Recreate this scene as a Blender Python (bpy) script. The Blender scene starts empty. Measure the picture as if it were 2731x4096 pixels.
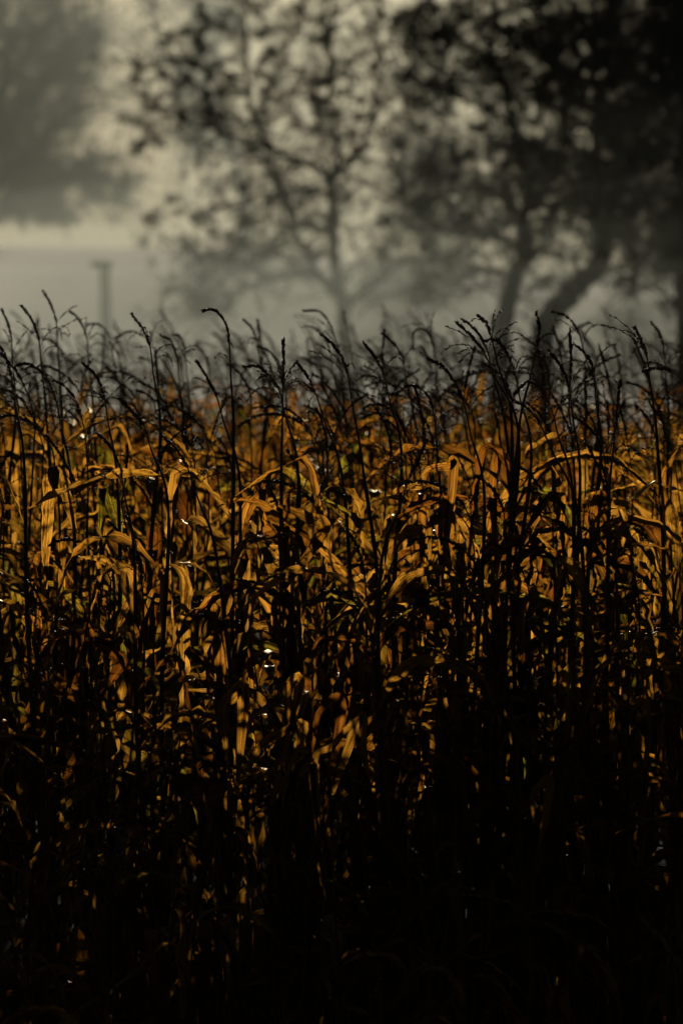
import bpy, math, random
import numpy as np
from mathutils import Vector, Matrix

R = math.radians
rng = np.random.default_rng(7)
random.seed(7)
sc = bpy.context.scene
COL = sc.collection

# ------------------------------------------------------------------ camera
CAMZ, PITCH, LENS, FOCUS = 2.7, R(2.39), 200.0, 21.6
cam_d = bpy.data.cameras.new("camera")
cam = bpy.data.objects.new("camera", cam_d)
COL.objects.link(cam)
cam.location = (0, 0, CAMZ)
cam.rotation_euler = (R(90) - PITCH, 0, 0)
cam_d.sensor_fit = 'VERTICAL'
cam_d.sensor_height = 36.0
cam_d.sensor_width = 24.0
cam_d.lens = LENS
cam_d.clip_start, cam_d.clip_end = 0.5, 5000
cam_d.dof.use_dof = True
cam_d.dof.focus_distance = FOCUS
cam_d.dof.aperture_fstop = 4.0
sc.camera = cam

# ------------------------------------------------------------------ light
SUN_EL, SUN_AZ = R(8.7), R(2.0)          # azimuth from +Y (straight ahead) towards +X
w = bpy.data.worlds.new("World")
sc.world = w
w.use_nodes = True
wn = w.node_tree.nodes
bg = wn["Background"]
sky = wn.new("ShaderNodeTexSky")
sky.sky_type = 'NISHITA'
sky.sun_disc = False
sky.sun_elevation = SUN_EL
sky.sun_rotation = SUN_AZ
sky.dust_density = 2.0
sky.air_density = 1.2
sky.ozone_density = 0.6
w.node_tree.links.new(sky.outputs[0], bg.inputs[0])
bg.inputs[1].default_value = 0.007
sun_d = bpy.data.lights.new("sun", 'SUN')
sun_d.energy = 5.0
sun_d.angle = R(0.5)
sun_d.color = (1.0, 0.89, 0.72)
sun = bpy.data.objects.new("sun", sun_d)
COL.objects.link(sun)
to_sun = Vector((math.sin(SUN_AZ) * math.cos(SUN_EL), math.cos(SUN_AZ) * math.cos(SUN_EL), math.sin(SUN_EL)))
sun.rotation_euler = to_sun.to_track_quat('Z', 'Y').to_euler()
sun.location = (0, 60, 60)
sc.view_settings.view_transform = 'Standard'
sc.view_settings.look = 'None'
sc.view_settings.exposure = 0.08
sc.view_settings.gamma = 1.0
sc.view_settings.use_curve_mapping = False
sc.cycles.use_denoising = True
sc.cycles.max_bounces = 6
sc.cycles.diffuse_bounces = 0
sc.cycles.glossy_bounces = 2
sc.cycles.transmission_bounces = 0
sc.cycles.transparent_max_bounces = 40
sc.cycles.volume_bounces = 0
sc.cycles.caustics_reflective = False
sc.cycles.caustics_refractive = False
sc.cycles.sample_clamp_direct = 12
sc.cycles.sample_clamp_indirect = 4

# ------------------------------------------------------------------ helpers
FPX = 4096 / 36.0 * LENS
CP, SP = math.cos(PITCH), math.sin(PITCH)


def P(px, py, d):
    """a point of the photograph (full-size pixels) put into the world at its distance d"""
    a, b = (px - 1365.5) / FPX, (2048 - py) / FPX
    vx, vy, vz = a, CP + b * SP, -SP + b * CP
    t = d / vy
    return np.array([vx * t, d, CAMZ + vz * t])


def smooth(t):
    t = np.clip(t, 0, 1)
    return t * t * (3 - 2 * t)


def ground(x, y):
    x = np.asarray(x, float)
    y = np.asarray(y, float)
    g = -1.15 * smooth((23.8 - y) / 6.5)
    g = g + 2.2 * smooth((13.0 - y) / 12.0)
    g = g + (3.65 - 0.05 * np.clip(x + 10, -25, 25) + 0.25 * np.sin(x * 0.21 + y * 0.011)) * smooth((y - 125) / 85.0)
    g = g + 0.02 * np.sin(x * 1.7 + y * 0.9) + 0.02 * np.sin(x * 0.6 - y * 1.3)
    return g


class Geo:
    """numpy soup: verts, per-vertex uv, faces of 3 or 4, material index per face, per-face value"""

    def __init__(s):
        s.v, s.uv, s.q, s.t, s.qm, s.tm, s.qr, s.tr = [], [], [], [], [], [], [], []
        s.n = 0

    def add(s, v, uv=None, q=None, t=None, m=0, r=0.0):
        v = np.asarray(v, float).reshape(-1, 3)
        s.v.append(v)
        s.uv.append(np.zeros((len(v), 2)) if uv is None else np.asarray(uv, float))
        if q is not None and len(q):
            q = np.asarray(q, int)
            s.q.append(q + s.n)
            s.qm.append(np.full(len(q), m))
            s.qr.append(np.full(len(q), r) if np.isscalar(r) else r)
        if t is not None and len(t):
            t = np.asarray(t, int)
            s.t.append(t + s.n)
            s.tm.append(np.full(len(t), m))
            s.tr.append(np.full(len(t), r))
        s.n += len(v)

    def packed(s):
        cat = lambda l, sh, ty: np.concatenate(l) if l else np.zeros(sh, ty)
        return (cat(s.v, (0, 3), float), cat(s.uv, (0, 2), float), cat(s.q, (0, 4), int), cat(s.t, (0, 3), int),
                cat(s.qm, (0,), int), cat(s.tm, (0,), int), cat(s.qr, (0,), float), cat(s.tr, (0,), float))

    def mesh(s, name, mats, smooth_shade=True):
        v, uv, q, t, qm, tm, qr, tr = s.packed()
        me = bpy.data.meshes.new(name)
        me.vertices.add(len(v))
        me.vertices.foreach_set("co", v.astype(np.float32).ravel())
        loops = np.concatenate([q.ravel(), t.ravel()]).astype(np.int32)
        me.loops.add(len(loops))
        me.loops.foreach_set("vertex_index", loops)
        nf = len(q) + len(t)
        me.polygons.add(nf)
        start = np.concatenate([np.arange(len(q)) * 4, len(q) * 4 + np.arange(len(t)) * 3]).astype(np.int32)
        me.polygons.foreach_set("loop_start", start)
        me.polygons.foreach_set("material_index", np.concatenate([qm, tm]).astype(np.int32))
        me.polygons.foreach_set("use_smooth", np.full(nf, smooth_shade))
        ul = me.uv_layers.new(name="uv")
        ul.data.foreach_set("uv", uv[loops].astype(np.float32).ravel())
        at = me.attributes.new("tone", 'FLOAT', 'FACE')
        at.data.foreach_set("value", np.concatenate([qr, tr]).astype(np.float32))
        for m in mats:
            me.materials.append(m)
        me.update(calc_edges=True)
        me.validate()
        return me


def put(dst, src, loc, rz=0.0, s=1.0, tone=None):
    """append packed geometry src to Geo dst, turned and moved"""
    v, uv, q, t, qm, tm, qr, tr = src
    c, sn = math.cos(rz), math.sin(rz)
    v2 = np.empty_like(v)
    v2[:, 0] = (v[:, 0] * c - v[:, 1] * sn) * s + loc[0]
    v2[:, 1] = (v[:, 0] * sn + v[:, 1] * c) * s + loc[1]
    v2[:, 2] = v[:, 2] * s + loc[2]
    dst.v.append(v2)
    dst.uv.append(uv)
    if len(q):
        dst.q.append(q + dst.n)
        dst.qm.append(qm)
        dst.qr.append(qr if tone is None else np.full(len(q), tone))
    if len(t):
        dst.t.append(t + dst.n)
        dst.tm.append(tm)
        dst.tr.append(tr if tone is None else np.full(len(t), tone))
    dst.n += len(v)


def tube(g, pts, rad, n=6, m=0, r=0.0, cap=True):
    pts = np.asarray(pts, float)
    k = len(pts)
    rad = np.full(k, rad) if np.isscalar(rad) else np.asarray(rad)
    tan = np.gradient(pts, axis=0)
    tan /= np.linalg.norm(tan, axis=1)[:, None] + 1e-9
    ref = np.array([0.31, 0.83, 0.46]) if abs(tan[0][1]) < 0.8 else np.array([1.0, 0.1, 0.2])
    a = np.cross(tan, ref)
    a /= np.linalg.norm(a, axis=1)[:, None] + 1e-9
    b = np.cross(tan, a)
    th = np.arange(n) / n * 2 * math.pi
    ring = (a[:, None, :] * np.cos(th)[None, :, None] + b[:, None, :] * np.sin(th)[None, :, None]) * rad[:, None, None]
    v = (pts[:, None, :] + ring).reshape(-1, 3)
    L = np.concatenate([[0], np.cumsum(np.linalg.norm(np.diff(pts, axis=0), axis=1))])
    uv = np.stack([np.tile(th / 6.283, k), np.repeat(L, n)], 1)
    i = np.arange(k - 1)[:, None] * n
    j = np.arange(n)[None, :]
    j2 = (j + 1) % n
    q = np.stack([i + j, i + j2, i + n + j2, i + n + j], -1).reshape(-1, 4)
    t = []
    if cap:
        v = np.concatenate([v, pts[-1:] + tan[-1] * rad[-1]])
        uv = np.concatenate([uv, [[0, L[-1]]]])
        e = (k - 1) * n
        t = [[e + x, e + (x + 1) % n, k * n] for x in range(n)]
    g.add(v, uv, q, t, m, r)


def catmull(ps, n):
    ps = np.asarray(ps, float)
    P0 = np.concatenate([[2 * ps[0] - ps[1]], ps, [2 * ps[-1] - ps[-2]]])
    out = []
    segs = len(ps) - 1
    for u in np.linspace(0, segs - 1e-6, n):
        i = int(u)
        f = u - i
        a, b, c, d = P0[i:i + 4]
        out.append(0.5 * ((2 * b) + (-a + c) * f + (2 * a - 5 * b + 4 * c - d) * f * f + (-a + 3 * b - 3 * c + d) * f ** 3))
    return np.array(out)


def link(name, me, parent=None):
    o = bpy.data.objects.new(name, me)
    COL.objects.link(o)
    if parent:
        o.parent = parent
    return o


def tag(o, label=None, cat=None, group=None, kind=None):
    if label:
        o["label"] = label
    if cat:
        o["category"] = cat
    if group:
        o["group"] = group
    if kind:
        o["kind"] = kind
    return o


# ------------------------------------------------------------------ materials
def new_mat(name):
    m = bpy.data.materials.new(name)
    m.use_nodes = True
    nt = m.node_tree
    nt.nodes.clear()
    out = nt.nodes.new("ShaderNodeOutputMaterial")
    return m, nt, nt.nodes, nt.links, out


def ramp(nt, stops):
    r = nt.nodes.new("ShaderNodeValToRGB")
    e = r.color_ramp.elements
    while len(e) > 1:
        e.remove(e[-1])
    e[0].position, e[0].color = stops[0][0], (*stops[0][1], 1)
    for p, c in stops[1:]:
        x = e.new(p)
        x.color = (*c, 1)
    return r


def mat_leaf():
    m, nt, N, L, out = new_mat("dry_corn_leaf")
    oi = N.new("ShaderNodeObjectInfo")
    at = N.new("ShaderNodeAttribute")
    at.attribute_name = "tone"
    add = N.new("ShaderNodeMath"); add.operation = 'ADD'
    L.new(oi.outputs["Random"], add.inputs[0]); L.new(at.outputs["Fac"], add.inputs[1])
    fr = N.new("ShaderNodeMath"); fr.operation = 'FRACT'
    L.new(add.outputs[0], fr.inputs[0])
    uv = N.new("ShaderNodeUVMap"); uv.uv_map = "uv"
    off = N.new("ShaderNodeVectorMath"); off.operation = 'ADD'
    sc3 = N.new("ShaderNodeCombineXYZ")
    mul = N.new("ShaderNodeMath"); mul.operation = 'MULTIPLY'; mul.inputs[1].default_value = 37.0
    L.new(fr.outputs[0], mul.inputs[0])
    L.new(mul.outputs[0], sc3.inputs[2])
    L.new(uv.outputs[0], off.inputs[0]); L.new(sc3.outputs[0], off.inputs[1])
    # veins run the length of the blade
    mp = N.new("ShaderNodeMapping"); mp.inputs["Scale"].default_value = (13, 4.0, 1)
    L.new(off.outputs[0], mp.inputs[0])
    nz = N.new("ShaderNodeTexNoise"); nz.inputs["Scale"].default_value = 1.0; nz.inputs["Detail"].default_value = 4
    L.new(mp.outputs[0], nz.inputs["Vector"])
    # blotches
    mp2 = N.new("ShaderNodeMapping"); mp2.inputs["Scale"].default_value = (2.6, 16, 1)
    L.new(off.outputs[0], mp2.inputs[0])
    nz2 = N.new("ShaderNodeTexNoise"); nz2.inputs["Scale"].default_value = 1.0; nz2.inputs["Detail"].default_value = 5
    nz2.inputs["Roughness"].default_value = 0.65
    L.new(mp2.outputs[0], nz2.inputs["Vector"])
    base = ramp(nt, [(0.0, (0.28, 0.085, 0.010)), (0.22, (0.62, 0.25, 0.024)), (0.50, (0.84, 0.40, 0.048)),
                     (0.76, (0.74, 0.36, 0.04)), (0.86, (0.40, 0.13, 0.015)), (0.94, (0.58, 0.36, 0.03)), (1.0, (0.36, 0.30, 0.025))])
    L.new(fr.outputs[0], base.inputs[0])
    r1 = ramp(nt, [(0.34, (0.30, 0.22, 0.15)), (0.52, (0.85, 0.82, 0.75)), (0.68, (1.25, 1.25, 1.2))])
    L.new(nz.outputs["Fac"], r1.inputs[0])
    r2 = ramp(nt, [(0.36, (0.14, 0.09, 0.05)), (0.50, (1, 1, 1))])
    L.new(nz2.outputs["Fac"], r2.inputs[0])
    m1 = N.new("ShaderNodeMix"); m1.data_type = 'RGBA'; m1.blend_type = 'MULTIPLY'; m1.inputs[0].default_value = 1
    L.new(base.outputs[0], m1.inputs[6]); L.new(r1.outputs[0], m1.inputs[7])
    m2 = N.new("ShaderNodeMix"); m2.data_type = 'RGBA'; m2.blend_type = 'MULTIPLY'; m2.inputs[0].default_value = 0.9
    L.new(m1.outputs[2], m2.inputs[6]); L.new(r2.outputs[0], m2.inputs[7])
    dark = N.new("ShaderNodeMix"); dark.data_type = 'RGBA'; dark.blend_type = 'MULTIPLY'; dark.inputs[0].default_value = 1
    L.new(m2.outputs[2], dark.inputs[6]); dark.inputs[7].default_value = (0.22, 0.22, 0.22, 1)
    bump = N.new("ShaderNodeBump"); bump.inputs["Strength"].default_value = 0.35; bump.inputs["Distance"].default_value = 0.004
    L.new(nz.outputs["Fac"], bump.inputs["Height"])
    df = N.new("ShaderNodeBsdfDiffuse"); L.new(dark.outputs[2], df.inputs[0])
    tr = N.new("ShaderNodeBsdfTranslucent"); L.new(m2.outputs[2], tr.inputs[0])
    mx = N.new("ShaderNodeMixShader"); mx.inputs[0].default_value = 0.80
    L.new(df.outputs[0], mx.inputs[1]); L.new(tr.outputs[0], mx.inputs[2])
    gl = N.new("ShaderNodeBsdfGlossy"); gl.inputs["Roughness"].default_value = 0.33
    gl.inputs["Color"].default_value = (0.9, 0.78, 0.58, 1)
    L.new(bump.outputs[0], gl.inputs["Normal"]); L.new(bump.outputs[0], df.inputs["Normal"])
    fz = N.new("ShaderNodeFresnel"); fz.inputs[0].default_value = 1.32
    ml = N.new("ShaderNodeMath"); ml.operation = 'MULTIPLY'; ml.inputs[1].default_value = 0.07
    L.new(fz.outputs[0], ml.inputs[0])
    mg = N.new("ShaderNodeMixShader")
    L.new(ml.outputs[0], mg.inputs[0]); L.new(mx.outputs[0], mg.inputs[1]); L.new(gl.outputs[0], mg.inputs[2])
    L.new(mg.outputs[0], out.inputs[0])
    return m


def mat_plain(name, c1, c2, scale, rough, spec=0.5, trans=0.0, stretch=(1, 1, 1)):
    m, nt, N, L, out = new_mat(name)
    tc = N.new("ShaderNodeTexCoord")
    mp = N.new("ShaderNodeMapping"); mp.inputs["Scale"].default_value = stretch
    L.new(tc.outputs["Object"], mp.inputs[0])
    nz = N.new("ShaderNodeTexNoise"); nz.inputs["Scale"].default_value = scale; nz.inputs["Detail"].default_value = 5
    L.new(mp.outputs[0], nz.inputs["Vector"])
    r = ramp(nt, [(0.3, c1), (0.7, c2)])
    L.new(nz.outputs["Fac"], r.inputs[0])
    b = N.new("ShaderNodeBsdfPrincipled")
    b.inputs["Roughness"].default_value = rough
    b.inputs["Specular IOR Level"].default_value = spec
    L.new(r.outputs[0], b.inputs["Base Color"])
    bump = N.new("ShaderNodeBump"); bump.inputs["Strength"].default_value = 0.4; bump.inputs["Distance"].default_value = 0.02
    L.new(nz.outputs["Fac"], bump.inputs["Height"]); L.new(bump.outputs[0], b.inputs["Normal"])
    if trans > 0:
        t = N.new("ShaderNodeBsdfTranslucent"); L.new(r.outputs[0], t.inputs[0])
        mx = N.new("ShaderNodeMixShader"); mx.inputs[0].default_value = trans
        L.new(b.outputs[0], mx.inputs[1]); L.new(t.outputs[0], mx.inputs[2])
        L.new(mx.outputs[0], out.inputs[0])
    else:
        L.new(b.outputs[0], out.inputs[0])
    return m


def mat_drop():
    m, nt, N, L, out = new_mat("dew")
    g = N.new("ShaderNodeBsdfGlossy"); g.inputs["Roughness"].default_value = 0.2
    g.inputs["Color"].default_value = (0.95, 0.86, 0.70, 1)
    t = N.new("ShaderNodeBsdfTransparent")
    mx = N.new("ShaderNodeMixShader"); mx.inputs[0].default_value = 0.5
    L.new(t.outputs[0], mx.inputs[1]); L.new(g.outputs[0], mx.inputs[2])
    L.new(mx.outputs[0], out.inputs[0])
    return m


def mat_volume(name, color, density, g):
    m, nt, N, L, out = new_mat(name)
    v = N.new("ShaderNodeVolumePrincipled")
    v.inputs["Color"].default_value = (*color, 1)
    v.inputs["Density"].default_value = density
    v.inputs["Anisotropy"].default_value = g
    L.new(v.outputs[0], out.inputs["Volume"])
    return m


M_LEAF = mat_leaf()
M_STALK = mat_plain("dry_corn_stalk", (0.035, 0.018, 0.007), (0.11, 0.06, 0.022), 30, 0.55, 0.25, 0.0, (1, 1, 0.15))
M_TASSEL = mat_plain("dry_corn_tassel", (0.05, 0.026, 0.010), (0.13, 0.07, 0.026), 60, 0.5, 0.25, 0.3)
M_DROP = mat_drop()
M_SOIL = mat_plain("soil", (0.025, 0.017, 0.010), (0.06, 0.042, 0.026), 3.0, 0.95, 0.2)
M_FIELD = mat_plain("dry_pasture", (0.28, 0.26, 0.17), (0.42, 0.38, 0.25), 0.12, 0.95, 0.1)
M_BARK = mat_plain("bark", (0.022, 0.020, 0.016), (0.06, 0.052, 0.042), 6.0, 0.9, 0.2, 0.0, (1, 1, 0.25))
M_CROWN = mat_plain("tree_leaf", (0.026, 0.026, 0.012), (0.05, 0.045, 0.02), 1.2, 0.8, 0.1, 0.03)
M_POST = mat_plain("weathered_timber", (0.13, 0.115, 0.10), (0.24, 0.21, 0.18), 5.0, 0.9, 0.2, 0.0, (1, 1, 0.1))

# ------------------------------------------------------------------ ground
ys = np.concatenate([np.linspace(-30, 12, 22), np.linspace(12.5, 50, 76), np.linspace(52, 140, 30), np.linspace(150, 300, 31), np.linspace(330, 1500, 40)])
xs = np.concatenate([np.linspace(-700, -60, 25), np.linspace(-50, -9, 20), np.linspace(-8, 8, 41), np.linspace(9, 50, 20), np.linspace(60, 700, 25)])
X, Y = np.meshgrid(xs, ys)
Z = ground(X, Y)
g = Geo()
nx = len(xs)
i = np.arange(len(ys) - 1)[:, None] * nx
j = np.arange(nx - 1)[None, :]
q = np.stack([i + j, i + j + 1, i + nx + j + 1, i + nx + j], -1).reshape(-1, 4)
g.add(np.stack([X, Y, Z], -1).reshape(-1, 3), None, q)
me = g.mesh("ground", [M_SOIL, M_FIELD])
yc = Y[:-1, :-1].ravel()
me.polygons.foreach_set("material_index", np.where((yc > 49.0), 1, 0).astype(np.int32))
tag(link("ground", me), kind="structure")

# ------------------------------------------------------------------ air
def closed_box(name, lo, hi, mat):
    g = Geo()
    v = [[(lo, hi)[a][0], (lo, hi)[b][1], (lo, hi)[c][2]] for c in (0, 1) for b in (0, 1) for a in (0, 1)]
    g.add(v, None, [[0, 2, 3, 1], [4, 5, 7, 6], [0, 1, 5, 4], [2, 6, 7, 3], [0, 4, 6, 2], [1, 3, 7, 5]])
    o = link(name, g.mesh(name, [mat], False))
    return o


AIR = (0.83, 0.90, 0.80)
tag(closed_box("haze", (-710, -32, -3), (710, 1510, 64), mat_volume("haze_air", AIR, 0.00008, 0.0)), kind="stuff")
# the mist lies thickest on the ground: low sheets of even air, one inside the other
for n, (topz, dens) in enumerate([(2.85, 0.0017), (3.25, 0.0012), (3.75, 0.0007), (4.6, 0.0004)]):
    tag(closed_box("ground_mist", (-300 - n, 50 + n * 2.0, -1.5 - 0.05 * n), (300 + n, 150 - n * 0.5, topz), mat_volume("mist_air", AIR, dens, 0.36)), kind="stuff")
tag(closed_box("mist_bank", (-500, 150.5, -1.9), (500, 900, 42), mat_volume("mist_bank_air", AIR, 0.0021, 0.27)), kind="stuff")



def blob(name, c, rad, mat, n=28, m=14):
    g = Geo()
    v = [[c[0], c[1], c[2] + rad[2]]]
    for i in range(1, m):
        a = math.pi * i / m
        for j in range(n):
            b = 2 * math.pi * j / n
            v.append([c[0] + rad[0] * math.sin(a) * math.cos(b), c[1] + rad[1] * math.sin(a) * math.sin(b), c[2] + rad[2] * math.cos(a)])
    v.append([c[0], c[1], c[2] - rad[2]])
    last = len(v) - 1
    t = [[0, 1 + j, 1 + (j + 1) % n] for j in range(n)] + [[last, 1 + (m - 2) * n + (j + 1) % n, 1 + (m - 2) * n + j] for j in range(n)]
    q = [[1 + i * n + j, 1 + (i + 1) * n + j, 1 + (i + 1) * n + (j + 1) % n, 1 + i * n + (j + 1) % n] for i in range(m - 2) for j in range(n)]
    g.add(v, None, q, t)
    return link(name, g.mesh(name, [mat]))


# mist drifts added behind the near trees to make the background glow mid-frame
for c, rad, dens in (((2.5, 195, 7.5), (9, 34, 6.5), 0.0026), ((4.5, 240, 11.0), (15, 40, 9.0), 0.0016), ((-6, 205, 3.5), (11, 30, 2.6), 0.0018),
                     ((9, 190, 4.4), (9, 28, 3.0), 0.0018)):
    tag(blob("glow_mist", c, rad, mat_volume("glow_mist_air", AIR, dens * 1.25, 0.32)), kind="stuff")

# ------------------------------------------------------------------ corn: pools of shapes
def drop(g, p, r, m):
    th = np.arange(6) / 6 * 2 * math.pi
    v = [[p[0], p[1], p[2] + r]]
    for h, rr in ((0.45, 0.89), (-0.35, 0.93)):
        v += [[p[0] + math.cos(a) * r * rr, p[1] + math.sin(a) * r * rr, p[2] + r * h] for a in th]
    v += [[p[0], p[1], p[2] - r * 1.15]]
    t = [[0, 1 + k, 1 + (k + 1) % 6] for k in range(6)] + [[13, 7 + (k + 1) % 6, 7 + k] for k in range(6)]
    q = [[1 + k, 7 + k, 7 + (k + 1) % 6, 1 + (k + 1) % 6] for k in range(6)]
    g.add(v, None, q, t, m)


def make_leaf(kind, seed, seg=24, ac=4, drops=True):
    """a blade starting at the origin and growing along +X"""
    r = np.random.default_rng(seed)
    g = Geo()
    L = r.uniform(0.58, 1.0)
    W = r.uniform(0.044, 0.088)
    s = np.linspace(0, 1, seg + 1)
    if kind == 'arch':
        e = R(r.uniform(45, 75)) + (R(r.uniform(-80, -40)) - R(60)) * smooth(s * 1.15) ** r.uniform(0.8, 1.3)
    elif kind == 'broken':
        k = r.uniform(0.10, 0.36)
        e0 = R(r.uniform(15, 65))
        e1 = R(r.uniform(-89, -76))
        e = e0 - R(25) * s + (e1 - e0 + R(12)) * smooth((s - k) / r.uniform(0.03, 0.12))
    elif kind == 'hang':
        L *= 0.9
        e = R(r.uniform(-40, 20)) + (R(-88) - R(-5)) * smooth(s * r.uniform(4, 7))
        e = np.maximum(e, R(-93))
        W *= r.uniform(0.65, 1.0)
    elif kind == 'flat':
        e = R(r.uniform(18, 40)) - R(r.uniform(35, 75)) * s
    else:                                   # short upright flag leaf
        L *= 0.55
        W *= 0.75
        e = R(r.uniform(40, 72)) - R(r.uniform(60, 150)) * s ** 1.5
    e = e + 0.10 * np.sin(s * r.uniform(5, 14) + r.uniform(0, 6)) * s
    az = r.uniform(-0.5, 0.5) * s + 0.22 * np.sin(s * r.uniform(3, 8) + r.uniform(0, 6)) * s
    ds = L / seg
    d = np.stack([np.cos(e) * np.cos(az), np.cos(e) * np.sin(az), np.sin(e)], 1)
    c = np.concatenate([[[0, 0, 0]], np.cumsum(d[:-1] * ds, 0)])
    side0 = np.stack([-np.sin(az), np.cos(az), 0 * az], 1)
    nor0 = np.cross(d, side0)
    tw = r.uniform(-1.3, 1.3) * s ** 1.5 + 0.45 * np.sin(s * r.uniform(6, 16) + r.uniform(0, 6)) * smooth(s * 3)
    if kind in ('broken', 'hang'):
        tw = tw * 1.3
    side = side0 * np.cos(tw)[:, None] + nor0 * np.sin(tw)[:, None]
    nor = np.cross(d, side)
    prof = np.minimum(1, 0.30 + 0.7 * smooth(s / 0.22)) * np.clip(1 - s ** r.uniform(1.4, 3.0), 0, 1) ** 0.85
    prof = prof * (1 + 0.10 * np.sin(s * 21 + r.uniform(0, 6)) * s) + 0.012
    wd = W * 0.5 * prof
    fold = r.uniform(0.10, 0.50) * (1 - 0.5 * s) + r.uniform(0, 0.6) * smooth((s - 0.4) * 2)
    curl = r.uniform(-0.5, 1.1) * smooth(s * 2)
    u = np.linspace(-1, 1, ac + 1)
    v = []
    ph = r.uniform(0, 6, 2)
    for a in u:
        ang = abs(a) * (fold + curl * abs(a))
        rip = 0.006 * np.sin(s * L * r.uniform(45, 70) + ph[int(a > 0)]) * abs(a) ** 2 * smooth(s * 4)
        v.append(c + side * (wd * a * np.cos(ang))[:, None] + nor * (wd * abs(a) * np.sin(ang) + rip)[:, None])
    v = np.stack(v, 1)
    v += nor[:, None, :] * (r.normal(0, 0.0032, (seg + 1, ac + 1)) * smooth(s * 5)[:, None])[:, :, None]
    # a torn edge: pull outer vertices in at a few places
    for _ in range(r.integers(1, 6)):
        k0 = r.integers(seg // 3, seg)
        e0 = 0 if r.random() < .5 else ac
        v[k0, e0] = v[k0, e0] * 0.35 + v[k0, ac // 2] * 0.65
    uvv = np.stack([np.tile(u * 0.5 + 0.5, seg + 1), np.repeat(s * L, ac + 1)], 1)
    i = np.arange(seg)[:, None] * (ac + 1)
    j = np.arange(ac)[None, :]
    q = np.stack([i + j, i + j + 1, i + ac + 1 + j + 1, i + ac + 1 + j], -1).reshape(-1, 4)
    g.add(v.reshape(-1, 3), uvv, q, None, 0, r.random())
    if drops:
        for _ in range(r.integers(0, 2)):
            k0 = r.integers(4, seg + 1)
            drop(g, v[k0, r.choice([0, ac])], r.uniform(0.0014, 0.0026), 1)
    return g.packed()


KINDS = ['broken'] * 28 + ['hang'] * 17 + ['arch'] * 16 + ['flat'] * 11
LEAVES = [make_leaf(k, 100 + n) for n, k in enumerate(KINDS)]
FLAGS = [make_leaf('flag', 300 + n) for n in range(10)]
LEAVES_LOW = [make_leaf(k, 500 + n, 12, 2, n % 3 == 0) for n, k in enumerate(KINDS)]
FLAGS_LOW = [make_leaf('flag', 700 + n, 8, 2) for n in range(10)]

OCT_F = np.array([[0, 2, 4], [0, 4, 3], [0, 3, 5], [0, 5, 2], [1, 4, 2], [1, 3, 4], [1, 5, 3], [1, 2, 5]])


def spikelets(g, pts, r, per_m, length, width, spread, m=0):
    """seed husks set spirally along a stem, pointing towards its tip"""
    seg = np.linalg.norm(np.diff(pts, axis=0), axis=1)
    Lc = np.concatenate([[0], np.cumsum(seg)])
    n = max(3, int(Lc[-1] * per_m))
    pos = np.sort(r.uniform(0, Lc[-1], n))
    V, F = [], []
    for k, s in enumerate(pos):
        i = min(len(pts) - 2, int(np.searchsorted(Lc, s) - 1) if s > 0 else 0)
        i = max(i, 0)
        f = (s - Lc[i]) / (seg[i] + 1e-9)
        p = pts[i] * (1 - f) + pts[i + 1] * f
        t = (pts[i + 1] - pts[i]) / (seg[i] + 1e-9)
        o = r.normal(size=3)
        o -= t * np.dot(o, t)
        o /= np.linalg.norm(o) + 1e-9
        a = spread * r.uniform(0.4, 1.3)
        d = t * math.cos(a) + o * math.sin(a)
        x = np.cross(d, o); x /= np.linalg.norm(x) + 1e-9
        y = np.cross(d, x)
        l, wv = length * r.uniform(0.7, 1.25), width * r.uniform(0.8, 1.2)
        c = p + d * l * 0.45 + o * width * 0.5
        V += [c + d * l * .55, c - d * l * .45, c + x * wv, c - x * wv, c + y * wv, c - y * wv]
        F.append(OCT_F + 6 * k)
    g.add(np.array(V), None, None, np.concatenate(F), m)


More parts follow.
